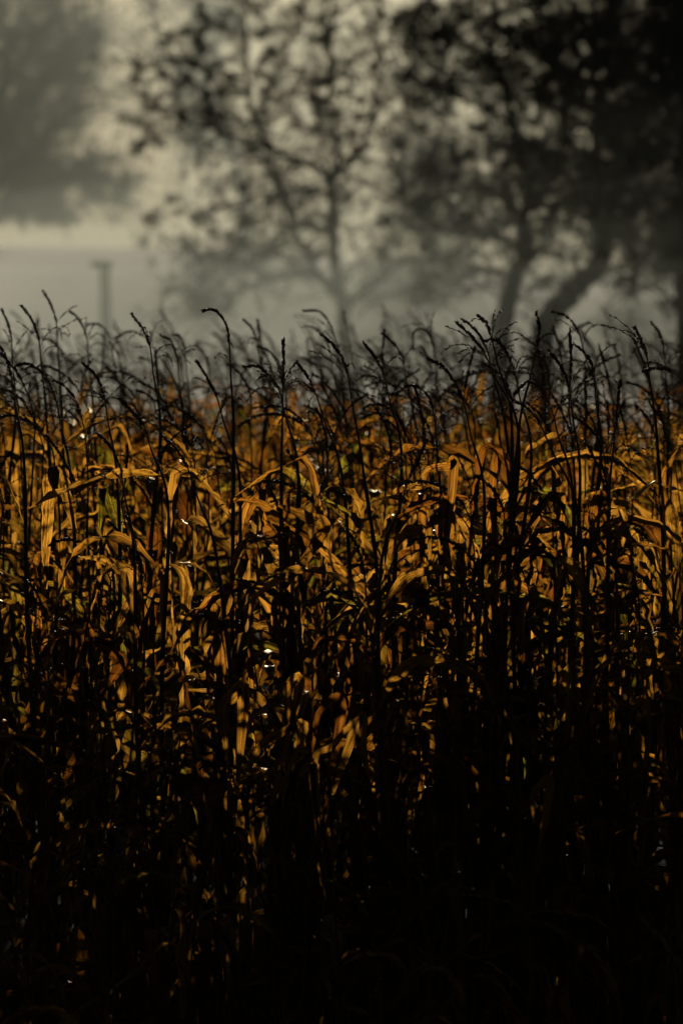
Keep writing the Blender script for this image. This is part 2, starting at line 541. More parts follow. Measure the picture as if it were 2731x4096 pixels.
def make_tassel(seed, spine=None, nbr=None, low=False, blen=1.0):
    """spine: points from the tassel's base up to its tip, base at the origin"""
    r = np.random.default_rng(seed)
    g = Geo()
    if spine is None:
        L = r.uniform(0.26, 0.42)
        n = 12
        s = np.linspace(0, 1, n)
        lean0 = R(r.normal(8, 10))
        bend = R(abs(r.normal(45, 38)))
        a = lean0 + bend * s ** r.uniform(0.9, 2.0)
        yaw = math.pi + r.normal(0, 0.55)
        if r.random() < 0.12:
            yaw += math.pi
        d = np.stack([np.sin(a) * math.cos(yaw), np.sin(a) * math.sin(yaw), np.cos(a)], 1)
        spine = np.concatenate([[[0, 0, 0]], np.cumsum(d * L / n, 0)])
    spine = catmull(spine, 9 if low else 20)
    n = len(spine)
    base_r = 0.0034
    tube(g, spine, np.linspace(base_r, 0.0016, n), 3 if low else 5)
    k0 = int(n * 0.32)
    spikelets(g, spine[k0:], r, 190 if low else 430, 0.0135, 0.0036 if not low else 0.005, 0.42)
    k1 = int(n * 0.58)
    spikelets(g, spine[k1:], r, 120 if low else 330, 0.012, 0.0035 if not low else 0.0045, 0.5)
    nb = (r.integers(2, 7) if low else r.integers(4, 12)) if nbr is None else nbr
    Ls = np.linalg.norm(np.diff(spine, axis=0), axis=1).sum()
    for b in range(nb):
        f = r.uniform(0.02, 0.36)
        p = spine[int(f * (n - 1))]
        yaw = r.uniform(0, 6.283)
        e0 = R(r.uniform(35, 80))
        e1 = R(r.uniform(-85, 30))
        bl = r.uniform(0.10, 0.22) * blen
        ss = np.linspace(0, 1, 7 if low else 10)
        e = e0 + (e1 - e0) * ss ** 1.2
        d = np.stack([np.cos(e) * math.cos(yaw) - 0.12, np.cos(e) * math.sin(yaw), np.sin(e)], 1)
        pts = p + np.concatenate([[[0, 0, 0]], np.cumsum(d[:-1] * bl / (len(ss) - 1), 0)])
        tube(g, pts, np.linspace(0.0014, 0.0008, len(ss)), 3)
        spikelets(g, pts[2:], r, 110 if low else 210, 0.011, 0.0024 if not low else 0.0024, 0.38)
        if r.random() < 0.15:
            drop(g, pts[-1] - np.array([0, 0, .002]), r.uniform(0.0014, 0.0022), 1)
    for _ in range(r.integers(0, 2)):
        drop(g, spine[r.integers(n // 3, n)] + r.normal(0, .003, 3), r.uniform(0.0013, 0.0022), 1)
    return g.packed()


TASSELS = [make_tassel(900 + n) for n in range(26)]
TASSELS_LOW = [make_tassel(1000 + n, low=True) for n in range(30)]


def stalk_curve(seed, H):
    r = np.random.default_rng(seed)
    z = np.linspace(0, 1, 15)
    ax, ay = r.normal(0, 0.09), r.normal(0, 0.08)
    bx, by = r.normal(0, 0.014), r.normal(0, 0.014)
    return np.stack([ax * z ** 2 - 0.02 * z ** 3 + bx * np.sin(z * 9), ay * z ** 2 + by * np.sin(z * 8), z * H], 1)


def make_stalk(curve, low=False):
    g = Geo()
    pts = catmull(curve, 10 if low else 40)
    n = len(pts)
    z = np.linspace(0, 1, n)
    rad = 0.0064 * (1 - z) ** 0.7 + 0.003
    rad = rad * np.where(z < 0.74, 1.25, 1.0)            # leaf sheaths thicken the lower stem
    if not low:
        rad = rad * (1 + 0.16 * (np.abs(((z * 13) % 1) - 0.5) > 0.40))
    tube(g, pts, rad, 4 if low else 8)
    return g.packed()


H0 = 1.95
CURVES = [stalk_curve(1200 + n, H0 * (0.97 + 0.06 * (n % 3) / 2)) for n in range(10)]
STALKS = [make_stalk(c) for c in CURVES]
STALKS_LOW = [make_stalk(c, True) for c in CURVES]


def to_mesh(p, name, mats):
    g = Geo()
    put(g, p, (0, 0, 0))
    return g.mesh(name, mats)


ME_LEAF = [to_mesh(p, "leaf", [M_LEAF, M_DROP]) for p in LEAVES]
ME_FLAG = [to_mesh(p, "leaf", [M_LEAF, M_DROP]) for p in FLAGS]
ME_TAS = [to_mesh(p, "tassel", [M_TASSEL, M_DROP]) for p in TASSELS]
ME_STALK = [to_mesh(p, "stalk", [M_STALK]) for p in STALKS]


def on_curve(c, z):
    zs = c[:, 2]
    return np.array([np.interp(z, zs, c[:, 0]), np.interp(z, zs, c[:, 1]), z])


def leaf_slots(r, zmin, ztop, step=1.0):
    """(height, azimuth, scale, flag?) of the leaves up one stem, two-ranked with slop"""
    out = []
    z = zmin
    a = r.uniform(0, 6.283)
    while z < ztop:
        out.append((z, a + r.normal(0, 0.5), r.uniform(0.8, 1.15), z > ztop - 0.22))
        z += r.uniform(0.125, 0.20) * step
        a += math.pi
    return out


def corn_plant(x, y, scale, seed, label, group, zmin=0.35, straps=()):
    r = np.random.default_rng(seed)
    root = link("corn_plant", None)
    root.location = (x, y, float(ground(x, y)) - 0.01)
    root.scale = (scale,) * 3
    if not straps:
        root.rotation_euler = (r.normal(0, .035), r.normal(0, .045), 0)
    tag(root, label, "corn plant", group)
    k = r.integers(len(CURVES))
    c = CURVES[k]
    link("stalk", ME_STALK[k], root)
    t = link("tassel", ME_TAS[r.integers(len(ME_TAS))], root)
    t.location = c[-1]
    t.rotation_euler = (r.normal(0, .06), r.normal(0, .10), r.normal(0, .25))
    for z, a, s, fl in leaf_slots(r, zmin, c[-1][2] - 0.35):
        l = link("leaf", (ME_FLAG[r.integers(len(ME_FLAG))] if fl and r.random() < .25 else ME_LEAF[r.integers(len(ME_LEAF))]), root)
        l.location = on_curve(c, z)
        l.rotation_euler = (0, 0, a)
        l.scale = (s, s, s)
    for pts, wd, tone in straps:
        w3 = np.array([P(px, py, y) for px, py in pts])
        w3 = (w3 - np.array(root.location)) / scale
        a0 = on_curve(c, float(np.clip(w3[0][2] - 0.05, 0.1, c[-1][2])))
        w3[:, 1] += a0[1] + np.linspace(0, 1, len(w3)) * r.uniform(-.12, .12)
        link("leaf", to_mesh(strap(np.concatenate([[a0], w3]), wd, seed + len(pts), tone), "leaf", [M_LEAF, M_DROP]), root)
    return root


def strap(pts, W, seed, tone, seg=30, ac=4):
    """a broad dry blade laid along a line of points, its face turned mostly along the rows"""
    r = np.random.default_rng(seed)
    c = catmull(pts, seg + 1)
    s = np.linspace(0, 1, seg + 1)
    d = np.gradient(c, axis=0)
    d /= np.linalg.norm(d, axis=1)[:, None] + 1e-9
    look = np.array([0.15, 1.0, 0.25])
    side = np.cross(d, look)
    side /= np.linalg.norm(side, axis=1)[:, None] + 1e-9
    nor = np.cross(d, side)
    tw = 0.5 * np.sin(s * r.uniform(3, 6) + r.uniform(0, 6)) + r.normal(0, .25)
    side, nor = side * np.cos(tw)[:, None] + nor * np.sin(tw)[:, None], nor * np.cos(tw)[:, None] - side * np.sin(tw)[:, None]
    prof = np.minimum(1, 0.35 + 0.65 * smooth(s / 0.25)) * np.clip(1 - s ** 2.6, 0, 1) ** 0.85 + 0.015
    wd = W * 0.5 * prof * (1 + 0.08 * np.sin(s * 23 + r.uniform(0, 6)))
    u = np.linspace(-1, 1, ac + 1)
    v = np.stack([c + side * (wd * a * 0.95)[:, None] + nor * (wd * abs(a) * 0.35 + r.normal(0, .0015, seg + 1))[:, None] for a in u], 1)
    uvv = np.stack([np.tile(u * 0.5 + 0.5, seg + 1), np.repeat(s * 0.6, ac + 1)], 1)
    i = np.arange(seg)[:, None] * (ac + 1)
    j = np.arange(ac)[None, :]
    q = np.stack([i + j, i + j + 1, i + ac + 2 + j, i + ac + 1 + j], -1).reshape(-1, 4)
    g = Geo()
    g.add(v.reshape(-1, 3), uvv, q, None, 0, tone)
    return g.packed()


def hero_plant(pts, d, seed, label, nbr, group, foot=0.0, blen=1.0, zmin=0.4, extra=0):
    """a plant whose tassel follows the traced stroke (tip first), at distance d; the stem runs on down to the soil"""
    r = np.random.default_rng(seed)
    w3 = np.array([P(px, py, d) for px, py in pts])[::-1]
    m = len(w3)
    w3[:, 1] += np.linspace(0, 1, m) ** 2 * r.uniform(-0.05, 0.05)
    base = w3[0]
    # foot of the stem: carries the stroke's slope on for a bit, then upright
    fx = base[0] + foot
    fz = float(ground(fx, d)) - 0.01
    H = base[2] - fz
    sl = (w3[0] - w3[1])
    sl = sl / np.linalg.norm(sl)
    k = min(0.25, H * 0.2)
    pre = base + np.array([np.clip(sl[0], -.5, .5) * k, 0, -k])
    curve = catmull([np.array([fx, d, fz]), np.array([fx * .45 + pre[0] * .55, d + r.normal(0, .02), fz + (pre[2] - fz) * 0.42]), pre + np.array([r.normal(0, .035), r.normal(0, .03), -(pre[2] - fz) * 0.27]), pre, base], 26)
    root = link("corn_plant", None)
    root.location = (fx, d, fz)
    tag(root, label, "corn plant", group)
    cl = curve - np.array([fx, d, fz])
    link("stalk", to_mesh(make_stalk(cl), "stalk", [M_STALK]), root)
    tp = make_tassel(seed, spine=w3 - base, nbr=nbr, blen=blen)
    t = link("tassel", to_mesh(tp, "tassel", [M_TASSEL, M_DROP]), root)
    t.location = cl[-1]
    for z, a, s, fl in leaf_slots(r, zmin, H - 0.40 + extra, 0.6):
        l = link("leaf", (ME_FLAG[r.integers(len(ME_FLAG))] if fl and r.random() < .25 else ME_LEAF[r.integers(10, 72)]), root)
        l.location = on_curve(cl, z)
        l.rotation_euler = (0, 0, a)
        l.scale = (s, s, s)
    return root


G_RISE = "corn plants whose tassels rise against the mist"
G_FIELD = "corn plants packed inside the field"
G_FRONT = "corn plants at the shaded front of the field"
# traced strokes: tip ... base, in photograph pixels; then distance, branches, label
HEROES = [
    ([(810, 1243), (858, 1240), (906, 1300), (919, 1400), (923, 1490)], 21.6, 2, "tall corn plant with crisp tassel hooked over at its top, left of centre"),
    ([(1289, 1340), (1345, 1395), (1385, 1475), (1406, 1600)], 21.8, 4, "corn plant with crisp dark tassel slanting up to the left, at mid frame"),
    ([(1132, 1358), (1134, 1430), (1132, 1530), (1130, 1650)], 21.3, 13, "corn plant with upright many-branched tassel whose top twigs spread flat in the mist"),
    ([(91, 1226), (130, 1280), (156, 1360), (166, 1460)], 24.5, 4, "corn plant with bent tassel near the left edge, lower neighbour of the leftmost tall spike"),
    ([(174, 1164), (205, 1220), (226, 1290), (231, 1370)], 26.5, 6, "corn plant with the highest spike of all, near the left edge"),
    ([(279, 1244), (318, 1280), (347, 1350), (357, 1460)], 27.5, 4, "corn plant with softly blurred arching tassel in front of the timber post's left side"),
    ([(345, 1298), (400, 1300), (440, 1350), (455, 1440)], 30.0, 4, "blurred corn plant arching over right in front of the timber post"),
    ([(527, 1256), (570, 1315), (600, 1385), (612, 1480)], 23.5, 4, "corn plant with straight tassel slanting left, right of the timber post"),
    ([(462, 1352), (520, 1325), (575, 1345), (625, 1400)], 29.0, 3, "blurred corn plant with low flat tassel arch right of the timber post"),
    ([(645, 1342), (685, 1365), (707, 1430), (715, 1500)], 26.5, 4, "blurred corn plant with short hooked tassel left of the crisp hooked one"),
    ([(690, 1340), (720, 1345), (740, 1400), (748, 1490)], 29.0, 4, "faint corn plant with narrow hooked tassel, left of the crisp hooked one"),
    ([(640, 1738), (705, 1795), (750, 1870), (780, 1960)], 20.4, 4, "corn plant with dark curved spike hanging left over lit leaves, low left of centre"),
    ([(475, 1592), (535, 1650), (575, 1700), (596, 1770)], 20.8, 4, "corn plant with straight dark spike slanting left, below the timber post"),
    ([(392, 1731), (445, 1790), (480, 1865), (495, 1960)], 20.3, 4, "corn plant with curved dark spike over brown leaves, left third of the field"),
    ([(331, 1453), (385, 1505), (418, 1590), (432, 1680)], 22.4, 4, "corn plant with arched tassel just under the foot of the timber post"),
    ([(61, 1464), (120, 1455), (185, 1510), (225, 1600), (240, 1680)], 22.6, 5, "corn plant with wide arched tassel at the left edge, tip hanging left"),
    ([(788, 1448), (828, 1510), (866, 1585), (890, 1670)], 22.2, 4, "corn plant with straight slanting spike just left of the tall hooked stem"),
    ([(1185, 1448), (1225, 1500), (1262, 1575), (1290, 1660)], 22.4, 3, "corn plant with slanting spike right of the many-branched tassel"),
    ([(976, 1466), (1030, 1465), (1080, 1505), (1117, 1560), (1135, 1640)], 21.7, 4, "corn plant with tassel arched low left of the many-branched one"),
    ([(1457, 1372), (1500, 1430), (1535, 1495), (1553, 1580)], 22.3, 5, "corn plant with slanting tassel right of the frame's centre line, long thin stem below"),
    ([(1531, 1335), (1575, 1375), (1608, 1430), (1625, 1520)], 25.5, 4, "softly blurred corn plant arching left, right of the centre line"),
    ([(1710, 1435), (1770, 1465), (1825, 1545), (1856, 1620), (1880, 1730)], 21.5, 7, "corn plant with long smooth arched tassel right of centre, branches drooping to its left"),
    ([(1579, 1575), (1640, 1540), (1705, 1575), (1735, 1660), (1745, 1770)], 21.3, 3, "corn plant with tassel bent into a full hook, tip turned down, right of centre"),
    ([(1827, 1291), (1885, 1345), (1935, 1410), (1970, 1490)], 21.9, 6, "corn plant with leftmost spike of the close trio right of centre"),
    ([(1849, 1278), (1905, 1325), (1945, 1395), (1965, 1480)], 22.4, 5, "corn plant with middle spike of the close trio right of centre"),
    ([(1914, 1265), (1945, 1290), (1962, 1345), (1985, 1440)], 22.1, 6, "corn plant with rightmost, hooked spike of the close trio right of centre"),
    ([(1936, 1362), (1985, 1362), (2030, 1420), (2060, 1500), (2075, 1580)], 21.6, 6, "corn plant with low arched tassel under the close trio of spikes"),
    ([(2141, 1252), (2155, 1310), (2145, 1390), (2124, 1490)], 22.0, 4, "corn plant with straight spike leaning right, alone in standing that way"),
    ([(2210, 1246), (2270, 1270), (2312, 1330), (2334, 1410)], 25.5, 4, "blurred corn plant with high arching tassel between two crisp spikes on the right"),
    ([(2197, 1405), (2245, 1470), (2275, 1550), (2288, 1660)], 21.6, 6, "corn plant with stout dark spike curving left, in front of the leaning tree trunk"),
    ([(2297, 1377), (2345, 1420), (2372, 1480), (2380, 1580)], 22.0, 4, "corn plant with curved spike right of the stout dark one, on the right side"),
    ([(2537, 1312), (2562, 1360), (2585, 1420), (2597, 1520)], 22.3, 4, "corn plant with dark straight tassel near the right edge, tip high and left"),
    ([(2572, 1483), (2630, 1472), (2690, 1490), (2735, 1530)], 21.2, 2, "corn plant at the right edge with tassel lying over flat to the left"),
    ([(2476, 1524), (2470, 1590), (2462, 1680), (2455, 1760)], 21.4, 5, "corn plant with upright knobbly spike among drooping twigs, right side"),
    ([(2060, 1570), (2110, 1527), (2165, 1560), (2205, 1640), (2225, 1720)], 21.2, 6, "corn plant with broad tassel arch, tip hanging down left, below the right-leaning spike"),
    ([(2050, 1600), (2110, 1635), (2160, 1700), (2200, 1790)], 20.8, 6, "corn plant with low dark spike below the broad arch on the right side"),
    ([(1706, 1762), (1672, 1840), (1636, 1912), (1605, 2010)], 20.3, 7, "corn plant whose dark branchy tassel leans right over the yellow green leaf"),
    ([(2605, 1290), (2640, 1340), (2655, 1420), (2660, 1500)], 26.0, 4, "blurred corn plant with bent spike close to the right edge"),
    ([(1650, 1400), (1655, 1330), (1700, 1320), (1730, 1380), (1740, 1460)], 29.0, 4, "faint corn plant with round hoop tassel right of centre"),
    ([(1215, 1243), (1275, 1245), (1315, 1290), (1345, 1370), (1355, 1450)], 28.5, 4, "blurred corn plant with high wide arch at the tree's foot, mid frame"),
    ([(1250, 1310), (1290, 1340), (1318, 1400), (1330, 1480)], 29.0, 4, "blurred corn plant with lower arch under the high wide one at mid frame"),
    ([(975, 1280), (1005, 1310), (1030, 1370), (1040, 1450)], 28.0, 4, "blurred corn plant bending left behind the tall hooked stem"),
    ([(10, 1240), (35, 1300), (48, 1370), (52, 1450)], 25.5, 4, "corn plant with bent spike at the very left edge of the frame"),
    ([(2, 1390), (22, 1420), (45, 1500), (60, 1600)], 22.0, 3, "corn plant with dark straight spike lowest at the left edge"),
    ([(2205, 1320), (2240, 1370), (2262, 1430), (2270, 1500)], 30.0, 3, "faint corn plant with thin bent spike before the leaning tree trunk"),
]
for n, (pts, d, nb, lab) in enumerate(HEROES):
    hero_plant(pts, d, 2000 + n, lab, nb, G_RISE, foot=random.uniform(-0.16, 0.28), blen=1.0 if nb < 10 else 0.85,
               zmin=0.5 if d < 23 else 0.8)
# plants known by one broad leaf: strokes of the blades (from the stem outwards), width, tone; distance, label
BLADES = [
    ([([(975, 2785), (925, 2798), (893, 2850), (903, 3000), (920, 3165)], 0.056, .5)], 19.6, "corn plant with broad glowing leaf hanging straight down, low left of centre"),
    ([([(1195, 2745), (1150, 2755), (1163, 2850), (1185, 2930), (1172, 3015)], 0.046, .45), ([(1215, 2915), (1130, 2925), (1050, 2970), (1005, 3050), (985, 3140)], 0.040, .2)], 19.8,
     "corn plant with torn pale hanging leaf above a dark arching one, low centre"),
    ([([(1250, 3065), (1330, 2985), (1400, 2905), (1475, 2848)], 0.036, .55), ([(1255, 3065), (1265, 3200), (1310, 3330), (1320, 3420)], 0.04, .15)], 19.4, "corn plant with ragged leaf slanting up to the right, low centre"),
    ([([(1365, 2825), (1290, 2845), (1265, 2905), (1248, 3030)], 0.042, .42), ([(1440, 2870), (1455, 3000), (1478, 3130)], 0.042, .5)], 19.7, "corn plant with two hanging amber leaves framing the slanting one, low centre"),
    ([([(1800, 2535), (1710, 2508), (1610, 2508), (1535, 2560), (1500, 2640), (1490, 2700)], 0.05, .88)], 20.4, "corn plant with long dark leaf arched over to the left, right of centre"),
    ([([(2110, 2370), (2030, 2345), (1985, 2370), (2000, 2450), (2012, 2545)], 0.05, .5)], 21.0, "corn plant with bright leaf folded down under a dark crease, right of centre"),
    ([([(2130, 2380), (2085, 2420), (2080, 2520), (2086, 2615)], 0.055, .55)], 21.3, "corn plant with wide leaf hanging lit beside the folded bright one"),
    ([([(1822, 1885), (1790, 1868), (1720, 1880), (1678, 1914)], 0.042, .965)], 21.0, "corn plant holding one short yellow green leaf out to the left, right of centre"),
    ([([(905, 2405), (850, 2400), (843, 2450), (865, 2520), (885, 2590)], 0.055, .47)], 20.9, "corn plant with short pointed glowing leaf, left of centre"),
    ([([(1150, 2400), (1105, 2405), (1102, 2500), (1118, 2580), (1128, 2660)], 0.036, .5)], 20.8, "corn plant with narrow glowing leaf hanging, just right of the short pointed one"),
    ([([(530, 2330), (450, 2260), (380, 2235), (310, 2235)], 0.045, .25)], 21.0, "corn plant with brown leaf held out to the left, left third of the field"),
    ([([(470, 2660), (440, 2610), (385, 2565), (352, 2490)], 0.055, .22)], 20.6, "corn plant with curled leaf rising to the left, left third of the field"),
    ([([(2200, 3130), (2150, 3140), (2128, 3190), (2132, 3305)], 0.042, .5)], 19.3, "corn plant with one lit leaf tip alone in the dark, low on the right"),
    ([([(1290, 2110), (1225, 2060), (1160, 2030), (1105, 2005)], 0.055, .52)], 21.2, "corn plant with straight bright leaf slanting up left, centre of the field"),
    ([([(1420, 2330), (1350, 2250), (1290, 2190), (1240, 2150)], 0.05, .1)], 21.1, "corn plant with dark leaf slanting up left under the straight bright one"),
    ([([(2420, 2000), (2390, 1990), (2375, 2080), (2400, 2200), (2415, 2270)], 0.06, .53)], 21.5, "corn plant with tattered bright leaf hanging long, right third of the field"),
    ([([(1560, 2100), (1540, 2110), (1545, 2250), (1530, 2410)], 0.03, .45)], 21.0, "corn plant with thin bright ribbon leaf hanging to a point, right of the centre line"),
]
for n, (st, d, lab) in enumerate(BLADES):
    x = float(P(st[0][0][0][0], st[0][0][0][1], d)[0])
    corn_plant(x, d, (0.80, 0.86, 0.93, 0.98)[min(3, max(0, int((d - 19.0) / 0.6)))], 3000 + n, lab, G_FIELD, 0.5, st)
N_SINGLE = 300 - len(HEROES) - len(BLADES)

# ------------------------------------------------------------------ the planted field
spots = []
d = 18.2
while d < 49:
    half = 0.06 * d + 1.6
    x = -half + random.uniform(0, .17)
    while x < half:
        gap = -0.56 < x < -0.08 and 20.0 < d < 25.0
        if random.random() > (0.93 if gap else 0.12):
            spots.append((x + random.gauss(0, .035), d + random.gauss(0, .10)))
        x += random.uniform(0.20, 0.33) * (0.8 if d < 20.0 else 1.0)
    d += 0.70
spots.sort(key=lambda p: p[1])


def plant_scale(y):
    return (0.985 - 0.22 * float(smooth((22.0 - y) / 4.5))) * min(1.10, max(0.84, random.gauss(1.0, 0.045)))


mass = Geo()
count = 0
for n, (x, y) in enumerate(spots):
    s = plant_scale(y)
    inside = abs(x) < 0.060 * y + 0.06
    if inside and count < N_SINGLE:
        count += 1
        if y < 20.2:
            corn_plant(x, y, s, 4000 + n, "dry corn plant standing in deep shade along the front of the field", G_FRONT, 0.2)
        else:
            corn_plant(x, y, s, 4000 + n, "dry corn plant packed among others, brown leaves lit through from behind", G_FIELD, 0.45)
        continue
    r = np.random.default_rng(4000 + n)
    k = r.integers(len(CURVES))
    c = CURVES[k] * s
    o = np.array([x, y, float(ground(x, y)) - 0.01])
    near = y < 24
    put(mass, STALKS_LOW[k], o, 0, s)
    mass.qm[-1] = np.full_like(mass.qm[-1], 1)
    if len(mass.tm):
        mass.tm[-1] = np.full_like(mass.tm[-1], 1)
    tp = list(TASSELS_LOW[r.integers(len(TASSELS_LOW))])
    tp[4] = tp[4] * 1 + 2
    tp[5] = tp[5] * 1 + 2
    put(mass, tuple(tp), o + c[-1], r.normal(0, .25), s)
    for z, a, sl, fl in leaf_slots(r, 0.45 if near else 0.8, c[-1][2] / s - 0.36):
        pool = FLAGS_LOW if fl and r.random() < .25 else LEAVES_LOW
        lp = list(pool[r.integers(len(pool))])
        lp[4] = np.where(lp[4] == 1, 3, 0)
        lp[5] = np.where(lp[5] == 1, 3, 0)
        put(mass, tuple(lp), o + on_curve(CURVES[k], z) * s, a, s * sl, tone=r.random())
mo = link("corn_mass", mass.mesh("corn_mass", [M_LEAF, M_STALK, M_TASSEL, M_DROP]))
tag(mo, "distant mass of dry corn blurring towards the misty trees", "corn", None, "stuff")
print("singles", count, "mass verts", mass.n)


# ------------------------------------------------------------------ trees
def bez(p0, p1, p2, p3, n):
    t = np.linspace(0, 1, n)[:, None]
    return p0 * (1 - t) ** 3 + 3 * p1 * t * (1 - t) ** 2 + 3 * p2 * t * t * (1 - t) + p3 * t ** 3


def leaf_quads(g, centers, r, per, spread, size, droop=0.3, m=0):
    n = len(centers) * per
    c = np.repeat(np.asarray(centers), per, 0) + np.clip(r.normal(0, 1, (n, 3)), -1.7, 1.7) * np.asarray(spread)
    d = r.normal(0, 1, (n, 3)); d[:, 2] -= droop
    d /= np.linalg.norm(d, axis=1)[:, None]
    o = r.normal(0, 1, (n, 3))
    sd = np.cross(d, o); sd /= np.linalg.norm(sd, axis=1)[:, None]
    nn = np.cross(d, sd)
    l = (size * r.uniform(0.6, 1.3, n))[:, None]
    wv = l * r.uniform(0.28, 0.42, (n, 1))
    v = np.stack([c - d * l, c + sd * wv + nn * l * .12, c + d * l, c - sd * wv + nn * l * .12], 1).reshape(-1, 3)
    g.add(v, None, np.arange(n * 4).reshape(-1, 4), None, m)


def tree(name, D, limbs, blobs, seed, label, leaf=0.085, per=16, clump=0.17, extra=(), twig=0.016, droop=0.4, thick=1.0, spray=60, reach=1.0):
    """limbs: [(pixel points, start radius, end radius, depth drift)], the first one is the bole and runs into the soil;
    blobs: [(px, py, rx, ry, rdepth, n)] where foliage sits; extra: single clumps (px, py)"""
    r = np.random.default_rng(seed)
    tr, cr = Geo(), Geo()
    sample, sdir, srad = [], [], []
    foot = None
    for k, (pts, r0, r1, dy) in enumerate(limbs):
        w3 = np.array([P(a, b, D) for a, b in pts])
        t = np.linspace(0, 1, len(w3))
        w3[:, 1] += dy * t ** 1.3
        if k == 0:
            x0 = w3[0][0] * 1.0
            gz = float(ground(x0, D))
            foot = np.array([x0, D, gz])
            if w3[0][2] > gz + 0.3:
                w3 = np.concatenate([[[x0 - (w3[1][0] - w3[0][0]) * .3, D, gz - 0.15]], w3])
        c = catmull(w3, max(8, 5 * len(w3)))
        c[1:-1] += r.normal(0, 0.02, (len(c) - 2, 3))
        rad = np.linspace(r0, r1, len(c)) * (0.76 if D == 126 else 0.85)
        if k == 0:
            rad[0] *= 1.5; rad[1] *= 1.2
        tube(tr, c - foot, rad, 8)
        sample.append(c); sdir.append(np.gradient(c, axis=0)); srad.append(rad)
    S = np.concatenate(sample); Sd = np.concatenate(sdir); Sr = np.concatenate(srad)
    Sd /= np.linalg.norm(Sd, axis=1)[:, None] + 1e-9
    targets = []
    for px, py, rx, ry, rd, n in blobs:
        for _ in range(int(n * thick)):
            u = r.normal(0, 1, 3)
            u = u / np.linalg.norm(u) * r.uniform(0, 1) ** (1 / 2.4)
            targets.append(P(px + u[0] * rx, py + u[1] * ry, D) + np.array([0, u[2] * rd, 0]))
    for px, py in extra:
        targets.append(P(px, py, D) + np.array([0, r.normal(0, .5), 0]))
    for _ in range(spray):                      # bare fans of fine twigs along the limbs
        b = r.integers(6, len(S))
        if Sr[b] > 0.2:
            continue
        v0 = Sd[b] * 0.6 + r.normal(0, .7, 3) * [1, 1, .6] + [0, 0, .25]
        v0 /= np.linalg.norm(v0)
        L = r.uniform(.6, 2.0) * reach
        p = S[b]
        q3 = p + v0 * L + [0, 0, -r.uniform(-.1, .5) * L]
        c = bez(p, p + v0 * L * .4, p + v0 * L * .75, q3, 8)
        tube(cr, c - foot, np.linspace(.022, .007, 8) * reach, 4, m=1)
        for _ in range(5):
            k = r.integers(2, 8)
            dv = v0 + r.normal(0, .6, 3)
            dv /= np.linalg.norm(dv)
            e = c[k] + dv * r.uniform(.25, .7) * reach
            tube(cr, np.array([c[k], (c[k] + e) / 2 + [0, 0, .05], e]) - foot, np.array([.011, .009, .006]) * reach, 3, m=1)
            if r.random() < .35:
                leaf_quads(cr, [e - foot], r, 6, .07 * reach, leaf, droop)
    clumps = []
    order = sorted(range(len(targets)), key=lambda i: np.min(np.linalg.norm(S - targets[i], axis=1)))
    nets, netd = [S], [Sd]
    for i in order:
        T = targets[i]
        A = np.concatenate(nets); Ad = np.concatenate(netd)
        dist = np.linalg.norm(A - T, axis=1) + 0.5 * np.maximum(0, A[:, 2] - T[2] + 0.1)
        b = int(np.argmin(dist))
        p0 = A[b]
        L = np.linalg.norm(T - p0)
        if L < 0.12:
            clumps.append(T); continue
        p1 = p0 + Ad[b] * L * 0.35 + np.array([0, 0, 0.10 * L])
        p2 = T + np.array([-(T[0] - p0[0]) * .25, -(T[1] - p0[1]) * .25, 0.16 * L]) + r.normal(0, .06 * L, 3)
        n = 7
        c = bez(p0, p1, p2, T, n)
        tube(cr, c - foot, np.linspace(min(0.05, twig * (0.8 + 0.5 * L)), 0.006, n), 4, m=1)
        nets.append(c[2:]); dd = np.gradient(c, axis=0)[2:]
        netd.append(dd / (np.linalg.norm(dd, axis=1)[:, None] + 1e-9))
        clumps.append(T)
        # side twigs with a few leaves
        for _ in range(4):
            q0 = c[r.integers(2, n - 1)]
            dv = r.normal(0, 1, 3); dv[2] = abs(dv[2]) * .4
            q1 = q0 + dv / np.linalg.norm(dv) * r.uniform(.15, .45) * min(1, L + .3)
            tube(cr, np.array([q0, (q0 + q1) / 2 + [0, 0, .04], q1]) - foot, np.array([.011, .008, .006]), 3, m=1)
            if r.random() < .3:
                leaf_quads(cr, [q1 - foot], r, max(3, per // 3), clump * .6, leaf, droop)
    cl = np.array(clumps) - foot
    ex = np.array([P(px, py, D) for px, py in extra]).reshape(-1, 3) - foot
    if len(ex):
        leaf_quads(cr, ex, r, 26, .10, leaf, droop)
    big = r.random(len(cl))
    leaf_quads(cr, cl[big < .6], r, per, np.array([clump, clump, clump * .8]), leaf, droop)
    leaf_quads(cr, cl[big >= .6], r, int(per * 1.7), np.array([clump * 1.25, clump * 1.25, clump]), leaf, droop)
    root = link(name, None)
    root.location = foot
    tag(root, label, "tree", "trees in the mist behind the field")
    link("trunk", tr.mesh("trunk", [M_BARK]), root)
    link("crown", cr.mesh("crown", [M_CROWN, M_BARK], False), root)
    return root


